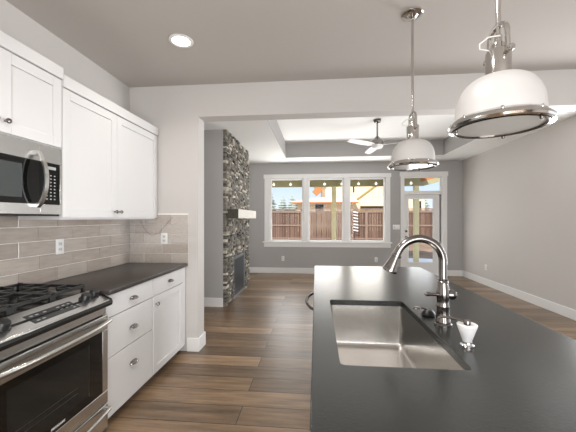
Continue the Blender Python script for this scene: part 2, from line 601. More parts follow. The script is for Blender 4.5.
b.box(2.25, 2.835, YB + .05, YB + .095, .02, .307)
b.box(2.25, 2.835, YB + .05, YB + .095, 1.865, 1.96)
dr = struct(b.build('door_1', M_trim, bevel=0.004, origin=(DX0, YB + .07, 0)))
MB().box(2.25, 2.835, YB + .07, YB + .076, .307, 1.865).build('glass_pane', M_glass, dr)
b = MB()
b.box(2.235, 2.255, YB + .04, YB + .05, .295, 1.877); b.box(2.83, 2.85, YB + .04, YB + .05, .295, 1.877)
b.box(2.255, 2.83, YB + .04, YB + .05, .295, .315); b.box(2.255, 2.83, YB + .04, YB + .05, 1.857, 1.877)
b.build('glazing_bead', M_vinyl, dr)
MB().lathe([(.027, 0), (.027, -.012), (.012, -.016), (.012, -.04), (.026, -.046), (.028, -.06), (.02, -.072), (0, -.075)], (2.195, YB + .05, .93), 'Y', 20).build('handle', M_darknickel, dr)
MB().lathe([(.027, 0), (.027, -.014), (.02, -.02), (0, -.02)], (2.195, YB + .05, 1.07), 'Y', 20).build('deadbolt', M_darknickel, dr)
MB().box(DX1 + .002, 3.008, YB + .06, YB + .09, .02, 1.962).build('jamb_shadow_strip', M_blackplastic, dr)  # dark strip drawn in for the shadow gap at the door jamb

# chimney breast (drywall) behind the stone
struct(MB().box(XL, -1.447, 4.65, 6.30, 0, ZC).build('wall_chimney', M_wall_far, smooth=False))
baseboard('baseboard_chimney', [(XL + .02, -1.444, 4.635, 4.65, 0, H)])

# backsplash: tiles standing off a grout bed
b = MB()
b.box(XL, XL + .004, .30, Y0 - .004, .914, 1.40)
b.box(XL, -1.325, Y0 - .004, Y0, .914, 1.432)
struct(b.build('wall_backsplash_bed', M_grout, smooth=False))
b = MB()
TH, TW, G = 0.1015, 0.3048, 0.0042
z = .916
row = 0
while z < 1.43:
    zt = min(z + TH - G, 1.395)
    y = Y0 - .008 + (TW / 2 if row % 2 else 0)
    if zt - z > .02:
        while y > .3:
            ya, yb = max(y - TW + G, .3), min(y, Y0 - .006)
            if yb - ya > .01:
                b.rbox(XL + .003, XL + .010, ya, yb, z, zt, .002, 1)
            y -= TW
    zt = min(z + TH - G, 1.432)
    x = XL + .012 + (-.30 + .045 if row % 2 else -.15)
    while x < -1.325:
        xa, xb = max(x, XL + .0105), min(x + TW - G, -1.325)
        if xb - xa > .01 and zt - z > .01:
            b.rbox(xa, xb, Y0 - .010, Y0 - .003, z, zt, .002, 1)
        x += TW
    z += TH
    row += 1
struct(b.build('wall_backsplash', M_tile))

# roof over the house (keeps the sun off the rooms)
struct(MB().box(XL - .3, XR + .3, YR - .3, YB + .15, 3.30, 3.5).build('roof', M_tan, smooth=False))

# ------------------------------------------------------------ left run of the kitchen
def shaker(b, axis_x, y0, y1, z0, z1, st=.06, t=.02, rec=.008):
    """shaker front whose face is at x = axis_x looking +X"""
    x1, x0 = axis_x, axis_x - t
    b.box(x0, x1, y0, y0 + st, z0, z1)
    b.box(x0, x1, y1 - st, y1, z0, z1)
    b.box(x0, x1, y0 + st, y1 - st, z0, z0 + st)
    b.box(x0, x1, y0 + st, y1 - st, z1 - st, z1)
    b.box(x0, x1 - rec, y0 + st, y1 - st, z0 + st, z1 - st)

def knob(x, y, z, parent):
    return MB().lathe([(.006, 0), (.006, .014), (.013, .018), (.015, .024), (.012, .030), (0, .032)], (x, y, z), 'X', 16).build('knob', M_bnickel, parent)

def cup_pull(x, y, z, parent):
    b = MB()
    W = .045
    n = 10
    # half-bowl hood
    secs = []
    for k in range(9):
        s = -1 + 2 * k / 8
        hw = math.sqrt(max(0, 1 - s * s)) * .75 + .25
        ring = []
        for j in range(7):
            a = PI / 2 * j / 6
            ring.append(b.bm.verts.new((x + .002 + .030 * hw * math.sin(a) , y + s * W, z - .008 + .022 * hw * math.cos(a) ** 1.5)))
        secs.append(ring)
    for A, B in zip(secs, secs[1:]):
        for j in range(6):
            b.bm.faces.new((A[j], B[j], B[j + 1], A[j + 1]))
    o = b.build('cup_pull', M_bnickel, parent)
    s = o.modifiers.new('solid', 'SOLIDIFY'); s.thickness = .003; s.offset = 0
    return o

FX = -1.345    # base cabinet fronts
def base_body(b, y0, y1):
    b.box(XL + .012, FX - .021, y0, y1, .075, .884)

# drawer base
t1 = thing('drawer_cabinet', (-1.65, 2.135, 0), 'white base cabinet with three flat drawers, beside the range', 'cabinet', 'base cabinets')
b = MB(); base_body(b, 1.852, 2.418); b.build('body', M_cab, t1)
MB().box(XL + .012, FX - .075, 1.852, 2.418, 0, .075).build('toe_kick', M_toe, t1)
for z0, z1 in ((.732, .876), (.469, .726), (.078, .463)):
    d = MB().box(FX - .02, FX, 1.857, 2.413, z0, z1).build('drawer', M_cab, t1, bevel=.002)
    cup_pull(FX, 2.135, (z0 + z1) / 2 + (-.006 if z1 - z0 < .2 else -.01 if z1 - z0 < .3 else .055), d)
# door base
t2 = thing('door_cabinet', (-1.65, 2.74, 0), 'white base cabinet with one drawer over a framed door, against the wall end', 'cabinet', 'base cabinets')
b = MB(); base_body(b, 2.420, 3.055); b.box(FX - .021, FX - .004, 2.99, 3.055, .075, .884); b.build('body', M_cab, t2)
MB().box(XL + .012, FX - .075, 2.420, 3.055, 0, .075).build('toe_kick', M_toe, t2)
d = MB().box(FX - .02, FX, 2.424, 2.986, .732, .876).build('drawer', M_cab, t2, bevel=.002)
cup_pull(FX, 2.705, .807, d)
b = MB(); shaker(b, FX, 2.424, 2.986, .078, .726)
d = b.build('door', M_cab, t2, bevel=.002)
knob(FX, 2.46, .66, d)
tag(MB().rbox(XL + .012, -1.325, 1.853, 3.057, .885, .915, .004).build('countertop', M_stone_left, origin=(-1.65, 2.45, .885)),
    'dark stone worktop, tinted brown by painted tile reflection, over the white base cabinets along the left wall', 'countertop')

# upper cabinets
UX = -1.65
def upper(name, y0, y1, z0, z1, zc, split, label, door_z0, kn, stile):
    t = thing(name, ((XL + UX) / 2, (y0 + y1) / 2, z0), label, 'cabinet', 'wall cabinets')
    MB().box(XL + .001, UX - .021, y0, y1, z0, z1).build('body', M_cab, t)
    b = MB()
    b.box(XL + .001, UX + .012, y0, y1, z1, zc)
    b.build('crown_trim', M_cab, t, bevel=.003)
    for (a, c, ky) in ((y0 + .002, split - .0015, split - .034), (split + .0015, y1 - .002, split + .028)):
        b = MB(); shaker(b, UX, a, c, door_z0, z1 - .004, stile)
        d = b.build('door', M_cab, t, bevel=.002)
        knob(UX, ky, kn, d)
    return t
upper('wall_cabinet', 1.851, 3.052, 1.372, 2.243, 2.322, 2.40, 'tall white two-door wall cabinet reaching down over the backsplash', 1.385, 1.435, .062)
upper('wall_cabinet', 1.085, 1.847, 1.83, 2.285, 2.362, 1.452, 'short white wall cabinet mounted above the microwave', 1.838, 1.90, .062)

# microwave
ty0, ty1 = 1.088, 1.845
t = thing('microwave', (-1.8, 1.466, 1.40), 'stainless steel over-the-range microwave with a bowed handle', 'microwave')
MB().box(XL + .012, UX - .03, ty0, ty1, 1.405, 1.828).build('body', M_blackplastic, t)
sp = 1.688
b = MB()
x0, x1 = UX - .03, UX
b.box(x0, x1, ty0, sp - .001, 1.725, 1.828)
b.box(x0, x1, ty0, sp - .001, 1.405, 1.467)
b.box(x0, x1, ty0, ty0 + .05, 1.467, 1.725)
dm = b.build('door', M_steel, t, bevel=.002)
MB().box(x0, x1 - .001, ty0 + .05, sp - .001, 1.467, 1.725).build('door_glass', M_blackglass, dm)
MB().box(x1 - .001, x1 - .0004, ty0 + .10, 1.575, 1.50, 1.69).build('window_screen', mat('microwave_window', (70, 74, 74), .15), dm)
text_mesh('lettering', 'FRIGIDAIRE', .014, Matrix(((0, 0, 1, x1 + .0002), (1, 0, 0, 1.415), (0, 1, 0, 1.709), (0, 0, 0, 1))), M_letter, dm)
out, inn = [], []
for k in range(21):
    q_ = -1 + 2 * k / 20
    x_ = UX + .018 + .058 * (1 - q_ * q_) ** .75
    out.append((x_, 1.613 + q_ * .168)); inn.append((x_ - .009, 1.613 + q_ * .160))
b = MB(); b.prism(out + inn[::-1], 'Y', 1.646, 1.671)
b.box(UX, UX + .018, 1.644, 1.670, 1.447, 1.472); b.box(UX, UX + .018, 1.644, 1.670, 1.754, 1.780)
b.build('handle', M_steel, dm)
b = MB()
b.box(x0, x1, sp + .001, ty1, 1.725, 1.828); b.box(x0, x1, sp + .001, ty1, 1.405, 1.467)
b.box(x0, x1, ty1 - .014, ty1, 1.467, 1.725)
cp = b.build('control_panel', M_steel, t, bevel=.002)
MB().box(x0, x1 - .001, sp + .001, ty1 - .014, 1.467, 1.725).build('keypad_glass', M_display, cp)
b = MB()
for r in range(8):
    for c in range(3):
        yy = 1.735 + c * .028; zz = 1.50 + r * .021
        b.box(x1 - .001, x1 - .0002, yy - .0055, yy + .0055, zz - .0035, zz + .0035)
b.box(x1 - .001, x1 - .0002, 1.725, 1.80, 1.685, 1.703)
b.build('keypad_marks', mat('keypad_print', (168, 172, 170), .4), cp)
MB().box(XL + .02, UX - .01, ty0 + .01, ty1 - .01, 1.395, 1.405).build('vent_grille', M_black, t)

# range
t = thing('gas_range', (-1.65, 1.466, 0), 'stainless steel slide-in gas range with black grates and front controls', 'range')
ry0, ry1 = 1.088, 1.846
MB().box(XL + .012, -1.37, ry0, ry1, .04, .895).build('body', M_black, t)
MB().box(XL + .03, -1.42, ry0 + .03, ry1 - .03, 0, .04).build('plinth', M_black, t)
b = MB(); b.rbox(XL + .012, -1.45, ry0 - .001, ry1 + .001, .895, .916, .004)
ct = b.build('cooktop', M_black, t)
for (bx, by) in ((-1.82, 1.28), (-1.82, 1.66), (-1.58, 1.28), (-1.58, 1.66), (-1.70, 1.467)):
    MB().lathe([(.05, .916), (.05, .922), (.036, .924), (.036, .932), (.030, .936), (0, .937)], (bx, by, 0), 'Z', 24).build('burner', M_iron, ct)
for (ga, gb) in ((1.108, 1.344), (1.348, 1.586), (1.590, 1.826)):
    b = MB(); r = .0065; zg = .950
    xa, xb = -1.935, -1.475
    def bar(x0, y0, x1, y1):
        d = Vector((x1 - x0, y1 - y0, 0)).normalized(); n_ = Vector((-d.y, d.x, 0)) * r
        P = [(x0 - n_.x, y0 - n_.y), (x1 - n_.x, y1 - n_.y), (x1 + n_.x, y1 + n_.y), (x0 + n_.x, y0 + n_.y)]
        b.prism(P, 'Z', zg - .010, zg + .007)
    bar(xa, ga + r, xb, ga + r); bar(xa, gb - r, xb, gb - r)
    bar(xa + r, ga, xa + r, gb); bar(xb - r, ga, xb - r, gb); bar((xa + xb) / 2, ga, (xa + xb) / 2, gb)
    ym = (ga + gb) / 2
    for xc in ((xa * 3 + xb) / 4, (xa + xb * 3) / 4):
        bar(xc, ga, xc, ym - .03); bar(xc, ym + .03, xc, gb)
    bar(xa, ym, xa + .085, ym); bar(xb - .085, ym, xb, ym); bar((xa + xb) / 2 - .085, ym, (xa + xb) / 2 + .085, ym)
    for x in (xa + r, xb - r):
        for y in (ga + r, gb - r):
            b.prism([(x - .009, y - .009), (x + .009, y - .009), (x + .009, y + .009), (x - .009, y + .009)], 'Z', .9162, zg)
    # raised end tips
    for x, sgn in ((xa, 1), (xb, -1)):
        for y in (ga + r, gb - r, ym):
            b.prism([(x, y - r), (x + sgn * .03, y - r), (x + sgn * .03, y + r), (x, y + r)], 'Z', zg, zg + .012)
    b.build('grate', M_iron, t, bevel=.0015)
# sloping control panel: profile in X,Z
prof = [(-1.452, .918), (-1.446, .920), (-1.312, .866), (-1.308, .858), (-1.312, .850), (-1.37, .850), (-1.452, .89)]
pn = MB().prism(prof, 'Y', ry0, ry1).build('control_panel', M_steel, t, bevel=.002)
prof = [(-1.372, .850), (-1.312, .850), (-1.304, .860), (-1.299, .846), (-1.304, .828), (-1.325, .818), (-1.372, .818)]
MB().prism(prof, 'Y', ry0 - .001, ry1 + .002).build('front_lip', M_black, pn)
# end cheeks
prof = [(-1.455, .921), (-1.445, .923), (-1.308, .868), (-1.300, .850), (-1.455, .85)]
MB().prism(prof, 'Y', ry1 - .010, ry1 + .003).build('end_cap', M_black, pn)
sl = math.atan2(.920 - .866, 1.446 - 1.312)       # slope angle
nx, nz = math.sin(sl), math.cos(sl)
def on_panel(u, lift=0):      # u 0 top .. 1 front
    return (-1.446 + u * .134 + nx * lift, .920 - u * .054 + nz * lift)
a0 = on_panel(.28); a1 = on_panel(.80)
d0 = on_panel(.28, .0012); d1 = on_panel(.80, .0012)
MB().prism([a0, a1, d1, d0], 'Y', 1.345, 1.625).build('display_panel', M_display, pn)
M_mark = mat('display_print', (132, 134, 132), .4)
for uu, ys_ in ((.40, (1.375, 1.405, 1.45, 1.53, 1.565, 1.598)), (.56, (1.53, 1.565, 1.598)), (.70, (1.375, 1.405, 1.598))):
    for yy in ys_:
        p0 = on_panel(uu - .03, .0012); p1 = on_panel(uu + .03, .0012); q0 = on_panel(uu - .03, .0018); q1 = on_panel(uu + .03, .0018)
        MB().prism([p0, p1, q1, q0], 'Y', yy - .009, yy + .009).build('button', M_mark, pn)
RM = Matrix.Rotation(sl, 3, 'Y')
for ky, ku in ((1.708, .50), (1.790, .42), (1.222, .50), (1.142, .42)):
    px_, pz_ = on_panel(ku)
    MB().lathe([(.034, .0005), (.034, .005), (.028, .007), (.026, .034), (.022, .039), (0, .040)], (px_, ky, pz_), 'Z', 24, RM).build('knob', M_blackplastic, pn)
# door
DXF = -1.330
b = MB()
b.box(-1.37, DXF, ry0 + .004, ry1 - .002, .205, .285)
b.box(-1.37, DXF, ry0 + .004, ry1 - .002, .672, .765)
b.box(-1.37, DXF, ry0 + .004, ry0 + .055, .285, .672)
b.box(-1.37, DXF, ry1 - .050, ry1 - .002, .285, .672)
od = b.build('oven_door', M_steel, t, bevel=.003)
MB().box(-1.368, DXF - .0015, ry0 + .055, ry1 - .050, .285, .672).build('door_glass', M_blackglass, od)
MB().box(DXF - .0015, DXF - .0008, ry0 + .115, ry1 - .165, .335, .632).build('window', M_ovenglass, od)
b = MB()
for zz in (.40, .43):
    b.tube([(DXF - .0006, ry0 + .12, zz), (DXF - .0006, ry1 - .25, zz)], .0009, 6)
b.tube([(DXF - .0006, ry1 - .165, .335), (DXF - .0006, ry1 - .165, .632)], .0012, 6)
b.build('rack_line', mat('rack_line_steel', (120, 120, 118), .3, 1.0), od)  # thin steel lines across the oven window for its rack
text_mesh('lettering', 'FRIGIDAIRE', .017, Matrix(((0, 0, 1, DXF - .0008), (1, 0, 0, 1.467), (0, 1, 0, .308), (0, 0, 0, 1))), M_letter, od)
def bow_handle(parent, zc, bow, r, y0=ry0 + .02, y1=ry1 - .012, x=DXF):
    pts = []
    for k in range(17):
        s = -1 + 2 * k / 16
        pts.append((x + .020 + bow * (1 - abs(s) ** 2.6), (y0 + y1) / 2 + s * (y1 - y0) / 2, zc))
    b = MB(); b.tube(pts, r, 12)
    b.box(x - .001, x + .020, y0 - .006, y0 + .014, zc - r, zc + r)
    b.box(x - .001, x + .020, y1 - .014, y1 + .006, zc - r, zc + r)
    return b.build('handle', M_steel, parent)
bow_handle(od, .728, .035, .014)
MB().box(-1.37, -1.345, ry0 + .004, ry1 - .002, .772, .815).build('vent_strip', M_steel, t)
dw = MB().box(-1.37, DXF, ry0 + .004, ry1 - .002, .045, .198).build('storage_drawer', M_steel, t, bevel=.003)
bow_handle(dw, .168, .025, .011)

# ------------------------------------------------------------ island
IX0, IX1, IY0, IY1 = -0.014, 0.99, 0.30, 3.03
SX0, SX1, SY0, SY1 = 0.078, 0.482, 0.985, 1.765
def rrect(x0, x1, y0, y1, r, n=5):
    P = []
    for cx, cy, a in ((x1 - r, y1 - r, 0), (x0 + r, y1 - r, 90), (x0 + r, y0 + r, 180), (x1 - r, y0 + r, 270)):
        for k in range(n + 1):
            q = math.radians(a + 90 * k / n)
            P.append((cx + r * math.cos(q), cy + r * math.sin(q)))
    return P
b = MB(); bm = b.bm
def loop(pts, z):
    vs = [bm.verts.new((p[0], p[1], z)) for p in pts]
    return vs, [bm.edges.new((vs[i], vs[(i + 1) % len(vs)])) for i in range(len(vs))]
o_, oe = loop([(IX0, IY0), (IX1, IY0), (IX1, IY1), (IX0, IY1)], .914)
i_, ie = loop(rrect(SX0, SX1, SY0, SY1, .018), .914)
r = bmesh.ops.triangle_fill(bm, use_beauty=True, use_dissolve=False, edges=oe + ie)
fs = [g for g in r['geom'] if isinstance(g, bmesh.types.BMFace)]
ex = bmesh.ops.extrude_face_region(bm, geom=fs)
for g in ex['geom']:
    if isinstance(g, bmesh.types.BMVert): g.co.z = .884
tag(b.build('island_countertop', M_stone_top, bevel=.003, origin=((IX0 + IX1) / 2, 1.66, .884)),
    'large charcoal stone worktop on the island with a sink cut into it', 'countertop')
ti = thing('kitchen_island', (.35, 1.66, 0), 'white island base cabinet under the charcoal stone worktop', 'island')
b = MB(); b.box(.03, .055, .34, 3.0, .10, .884); b.box(.70, .72, .34, 3.0, 0, .884); b.box(.055, .70, .34, .36, .10, .884); b.box(.055, .70, 2.98, 3.0, .0, .884); b.box(.055, .70, .36, 2.98, .10, .12)
b.build('body', M_cab, ti, bevel=.002)
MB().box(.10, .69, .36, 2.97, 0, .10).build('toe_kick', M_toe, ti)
for ya, yb in ((.36, .96), (.965, 1.365), (1.37, 1.77), (2.42, 2.97)):
    b = MB()
    b.box(.008, .0295, ya, yb, .11, .875)
    b.build('door', M_cab, ti, bevel=.002)
td = thing('dishwasher', (.0, 2.09, 0), 'built-in dishwasher in the island with a dark bowed bar handle', 'dishwasher')
MB().box(.004, .0295, 1.78, 2.40, .11, .872).build('door_panel', M_steel, td, bevel=.003)
pts = []
for k in range(17):
    s = -1 + 2 * k / 16
    pts.append((-.012 - .050 * (1 - s * s) ** .75, 2.075 + s * .205, .825))
b = MB(); b.tube(pts, .010, 10)
b.box(-.014, .004, 1.862, 1.882, .815, .835); b.box(-.014, .004, 2.268, 2.288, .815, .835)
b.build('handle', M_darknickel, td)

# sink: one deep bowl with a rounded foot
b = MB(); bm = b.bm
rings = []
def ring(inset, z, r):
    return [bm.verts.new((p[0], p[1], z)) for p in rrect(SX0 - .003 + inset, SX1 + .003 - inset, SY0 - .003 + inset, SY1 + .003 - inset, r, 6)]
rings.append(ring(-.022, .8835, .03)); rings.append(ring(0, .8835, .02)); rings.append(ring(.004, .70, .022))
for k in range(1, 6):
    a = PI / 2 * k / 5
    rings.append(ring(.004 + .022 * (1 - math.cos(a)), .682 - .022 * math.sin(a), .022 + .002 * k))
for A, B in zip(rings, rings[1:]):
    for i in range(len(A)):
        bm.faces.new((A[i], A[(i + 1) % len(A)], B[(i + 1) % len(A)], B[i]))
bm.faces.new(rings[-1])
ts = thing('sink', (.28, 1.375, .66), 'deep stainless steel single-bowl sink set under the island worktop', 'sink')
bo = b.build('bowl', M_sinksteel, ts)
s = bo.modifiers.new('solid', 'SOLIDIFY'); s.thickness = .0015; s.offset = 1
MB().lathe([(.055, .661), (.055, .664), (.045, .664), (.04, .661), (0, .661)], (.28, 1.375, 0), 'Z', 28).build('drain', M_chrome, ts)

# faucet
FXc, FYc = .553, 1.39
t = thing('faucet', (FXc, FYc, .914), 'tall gooseneck pull-down faucet in brushed nickel behind the sink', 'faucet')
MB().lathe([(.036, .9142), (.036, .922), (.031, .926), (.0315, .932), (.030, .936), (.026, .965), (.0245, .990), (.0268, .995), (.0268, 1.001), (.0245, 1.005), (.0245, 1.026), (.0262, 1.031), (.0262, 1.062), (.0245, 1.068), (.0215, 1.088), (.0190, 1.10)], (FXc, FYc, 0), 'Z', 32).build('body', M_bnickel, t)
MB().lathe([(.021, 1.100), (.0225, 1.103), (.021, 1.107), (.0195, 1.109), (.0215, 1.112), (.0215, 1.116), (.0185, 1.118)], (FXc, FYc, 0), 'Z', 28).build('collar', M_bnickel, t)
R = .102; zc_ = 1.190; ang = 156
pts = [(FXc, FYc, 1.112), (FXc, FYc, 1.15)]
for k in range(25):
    a = math.radians(ang * k / 24)
    pts.append((FXc - R + R * math.cos(a), FYc - .012 * k / 24, zc_ + R * math.sin(a)))
ex_, ez = pts[-1][0], pts[-1][2]
dx, dz = -math.sin(math.radians(ang)), math.cos(math.radians(ang))
pts.append((ex_ + dx * .012, pts[-1][1], ez + dz * .012))
MB().tube(pts, .0172, 18).build('spout', M_bnickel, t)
q = Vector((dx, 0, dz)).to_track_quat('Z', 'Y').to_matrix()
MB().lathe([(.0185, .0), (.0215, .002), (.0215, .010), (.0195, .012), (.0205, .020), (.0300, .070), (.0310, .076), (.0300, .082), (.024, .084), (0, .084)], (ex_ + dx * .010, pts[-1][1], ez + dz * .010), 'Z', 28, q).build('spray_head', M_bnickel, t)
b = MB()
b.lathe([(.0, -.024), (.012, -.023), (.016, -.014), (.017, 0), (.0185, .022), (.022, .031), (.021, .044), (.013, .054), (0, .056)], (FXc, FYc, 1.048), 'X', 24)
b.tube([(FXc - .02, FYc - .004, 1.048), (FXc - .04, FYc - .006, 1.049), (FXc - .058, FYc - .008, 1.050), (FXc - .066, FYc - .009, 1.051), (FXc - .074, FYc - .009, 1.051), (FXc - .080, FYc - .009, 1.051)], [.009, .0075, .0075, .0105, .011, .006], 12)
b.build('lever', M_bnickel, t)

# soap dispenser
t = thing('soap_dispenser', (.55, 1.17, .914), 'soap dispenser with white funnel body, chrome base and long spout', 'soap dispenser')
MB().lathe([(.023, .9142), (.023, .919), (.019, .923), (.0175, .926), (.0175, .931), (.014, .933)], (.55, 1.17, 0), 'Z', 28).build('base', M_chrome, t)
MB().lathe([(.0135, .932), (.0155, .934), (.0335, .988), (.034, .993), (.031, .996), (0, .997)], (.55, 1.17, 0), 'Z', 32).build('body', M_white_plastic, t)
MB().lathe([(.0105, .9972), (.012, .999), (.012, 1.010), (.010, 1.014), (0, 1.015)], (.543, 1.155, 0), 'Z', 20).build('pump_head', M_bnickel, t)
MB().tube([(.541, 1.156, 1.007), (.51, 1.178, 1.011), (.475, 1.196, 1.011), (.462, 1.203, 1.005)], [.0055, .005, .0045, .0045], 10).build('spout', M_bnickel, t)

# stopper beside the faucet
t = thing('sink_stopper', (.535, 1.535, .914), 'small black stopper with a chrome tab lying behind the faucet base', 'stopper')
MB().lathe([(.030, .9142), (.032, .920), (.028, .930), (.020, .938), (0, .940)], (.54, 1.53, 0), 'Z', 24).build('plug', M_blackplastic, t)
b = MB(); b.tube([(.535, 1.53, .939), (.515, 1.53, .946), (.497, 1.53, .946)], [.004, .004, .003], 8)
b.lathe([(.0, .9425), (.017, .944), (.019, .947), (.017, .950), (0, .951)], (.485, 1.53, 0), 'Z', 20)
b.build('tab', M_darknickel, t)

# ------------------------------------------------------------ pendants
def pendant(x, y, label, dz=0.0):
    t = thing('pendant_lamp', (x, y, ZC), label, 'pendant lamp', 'pendant lamps over the island')
    MB().lathe([(.068, ZC - .0005), (.068, ZC - .010), (.060, ZC - .016), (.035, ZC - .018), (.022, ZC - .030), (.012, ZC - .036), (0, ZC - .036)], (x, y, 0), 'Z', 36).build('canopy', M_nickel, t)
    MB().lathe([(.0085, ZC - .03), (.0085, 2.085 + dz)], (x, y, 0), 'Z', 14).build('rod', M_nickel, t)
    # yoke: bent strap from the rod down both sides of the neck
    ux, uy = .2, -.98
    for sgn in (-1, 1):
        P = []
        for k in range(9):
            a = PI / 2 * k / 8
            P.append((x + ux * sgn * .040 * math.sin(a), y + uy * sgn * .040 * math.sin(a), 2.060 + dz + .036 * math.cos(a)))
        P += [(x + ux * sgn * .041, y + uy * sgn * .041, 2.03 + dz), (x + ux * sgn * .042, y + uy * sgn * .042, 1.985 + dz)]
        MB().tube(P, .0085, 10).build('yoke_arm', M_nickel, t)
        MB().lathe([(.0, 0), (.010, .001), (.012, .006), (.010, .014), (0, .016)], (x + ux * sgn * .049, y + uy * sgn * .049, 1.990 + dz), 'Z', 14, Vector((ux * sgn, uy * sgn, 0)).to_track_quat('Z', 'Y').to_matrix()).build('thumb_screw', M_nickel, t)
    b = MB(); b.lathe([(.040, 1.895), (.040, 2.000), (.036, 2.006), (.022, 2.008), (.020, 2.030), (.012, 2.034), (.012, 2.060), (.008, 2.064), (.008, 2.092)], (x, y, dz), 'Z', 28)
    b.build('socket_neck', M_nickel, t)
    P = [(x - .004, y - .02, 2.05), (x - .045, y - .02, 2.045), (x - .072, y - .015, 2.025), (x - .070, y - .012, 2.008), (x - .038, y - .008, 2.004)]
    Q = []
    for k in range(len(P) - 1):
        for j in range(5):
            u = j / 5
            Q.append(tuple(Vector(P[k]).lerp(Vector(P[k + 1]), u)))
    Q.append(P[-1])
    Q = [(p_[0], p_[1], p_[2] + dz) for p_ in Q]
    MB().tube(Q, .0024, 8).build('cord', M_socket, t)
    # dome
    pr = [(.044, 1.908)]
    for k in range(1, 15):
        a = PI / 2 * k / 14
        pr.append((.044 + (.137 - .044) * math.sin(a) ** .92, 1.795 + .113 * math.cos(a)))
    pr += [(.139, 1.775), (.140, 1.752)]
    inn = [(r_ - .003, z_ - .002) for r_, z_ in reversed(pr)]
    b = MB(); b.lathe(pr + inn, (x, y, dz), 'Z', 56, cap=False); sh = b.build('shade', M_shade, t)
    MB().lathe([(.047, 1.914), (.050, 1.917), (.047, 1.922), (.040, 1.923)], (x, y, dz - .010), 'Z', 32, cap=False).build('shade_collar', M_nickel, sh)
    # rim
    b = MB(); b.lathe([(.138, 1.758), (.144, 1.760), (.152, 1.752), (.160, 1.744), (.163, 1.736), (.160, 1.729), (.150, 1.727), (.147, 1.730), (.147, 1.738), (.141, 1.744), (.136, 1.748), (.138, 1.758)], (x, y, dz), 'Z', 64, cap=False)
    rm = b.build('rim', M_nickel, t)
    b = MB(); b.lathe([(.1465, 1.736), (.1465, 1.727), (.141, 1.725), (.134, 1.727), (.134, 1.736), (.1465, 1.736)], (x, y, dz), 'Z', 64, cap=False)
    b.build('inner_ring', M_darknickel, rm)
    MB().lathe([(.134, 1.7335), (.134, 1.731), (0, 1.731)], (x, y, dz), 'Z', 48, cap=False).build('diffuser', M_lens, t)
    for k in range(8):
        a = 2 * PI * k / 8 + .35
        MB().lathe([(0, .012), (.004, .010), (.005, .004), (.004, 0)], (x + .150 * math.cos(a), y + .150 * math.sin(a), 1.7505 + dz), 'Z', 10).build('screw', M_chrome, rm)
    for k in range(3):
        a = 2 * PI * k / 3 + .95
        MB().lathe([(.005, .0), (.006, -.006), (.004, -.010), (0, -.011)], (x + .1405 * math.cos(a), y + .1405 * math.sin(a), 1.727 + dz), 'Z', 10).build('clip', M_darknickel, rm)
    return t
pendant(.656, 1.167, 'nearer white dome pendant lamp, hanging over the sink end of the island', -.020)
pendant(.652, 2.135, 'farther white dome pendant lamp, hanging over the far end of the island')

# ------------------------------------------------------------ recessed lights
def downlight(x, y, z, r, lit, label, energy, name='recessed_light'):
    t = thing(name, (x, y, z), label, 'ceiling light', 'recessed ceiling lights')
    MB().lathe([(r, z), (r, z - .004), (r * .80, z - .008), (r * .72, z - .004), (r * .70, z - .0005)], (x, y, 0), 'Z', 32, cap=False).build('trim_ring', M_white_plastic, t)
    MB().lathe([(r * .72, z - .0015), (r * .72, z - .003), (0, z - .003)], (x, y, 0), 'Z', 32, cap=False).build('lens', M_lamp if lit else M_lamp_soft, t)
    if energy:
        lamp('downlight_glow', 'SPOT', (x, y, z - .02), energy, (1.0, .95, .89), (0, 0, -1), spot_size=math.radians(150), spot_blend=.8, shadow_soft_size=.06)
    return t
downlight(-1.05, 2.30, ZC, .092, True, 'lit round recessed light in the kitchen ceiling', 20)
downlight(-.135, 6.42, ZT, .05, False, 'small unlit recessed fitting in the tray ceiling', 0)
lamp('aisle_fill_light', 'SPOT', (-.30, .95, ZC - .02), 70, (1.0, .985, .96), (0, 0, -1), spot_size=math.radians(150), spot_blend=.8, shadow_soft_size=.06)  # added spot without a fitting, brightens the lower drawer fronts
lamp('kitchen_downlight_glow', 'SPOT', (-1.05, .75, ZC - .02), 20, (1.0, .95, .89), (0, 0, -1), spot_size=math.radians(150), spot_blend=.8, shadow_soft_size=.06)

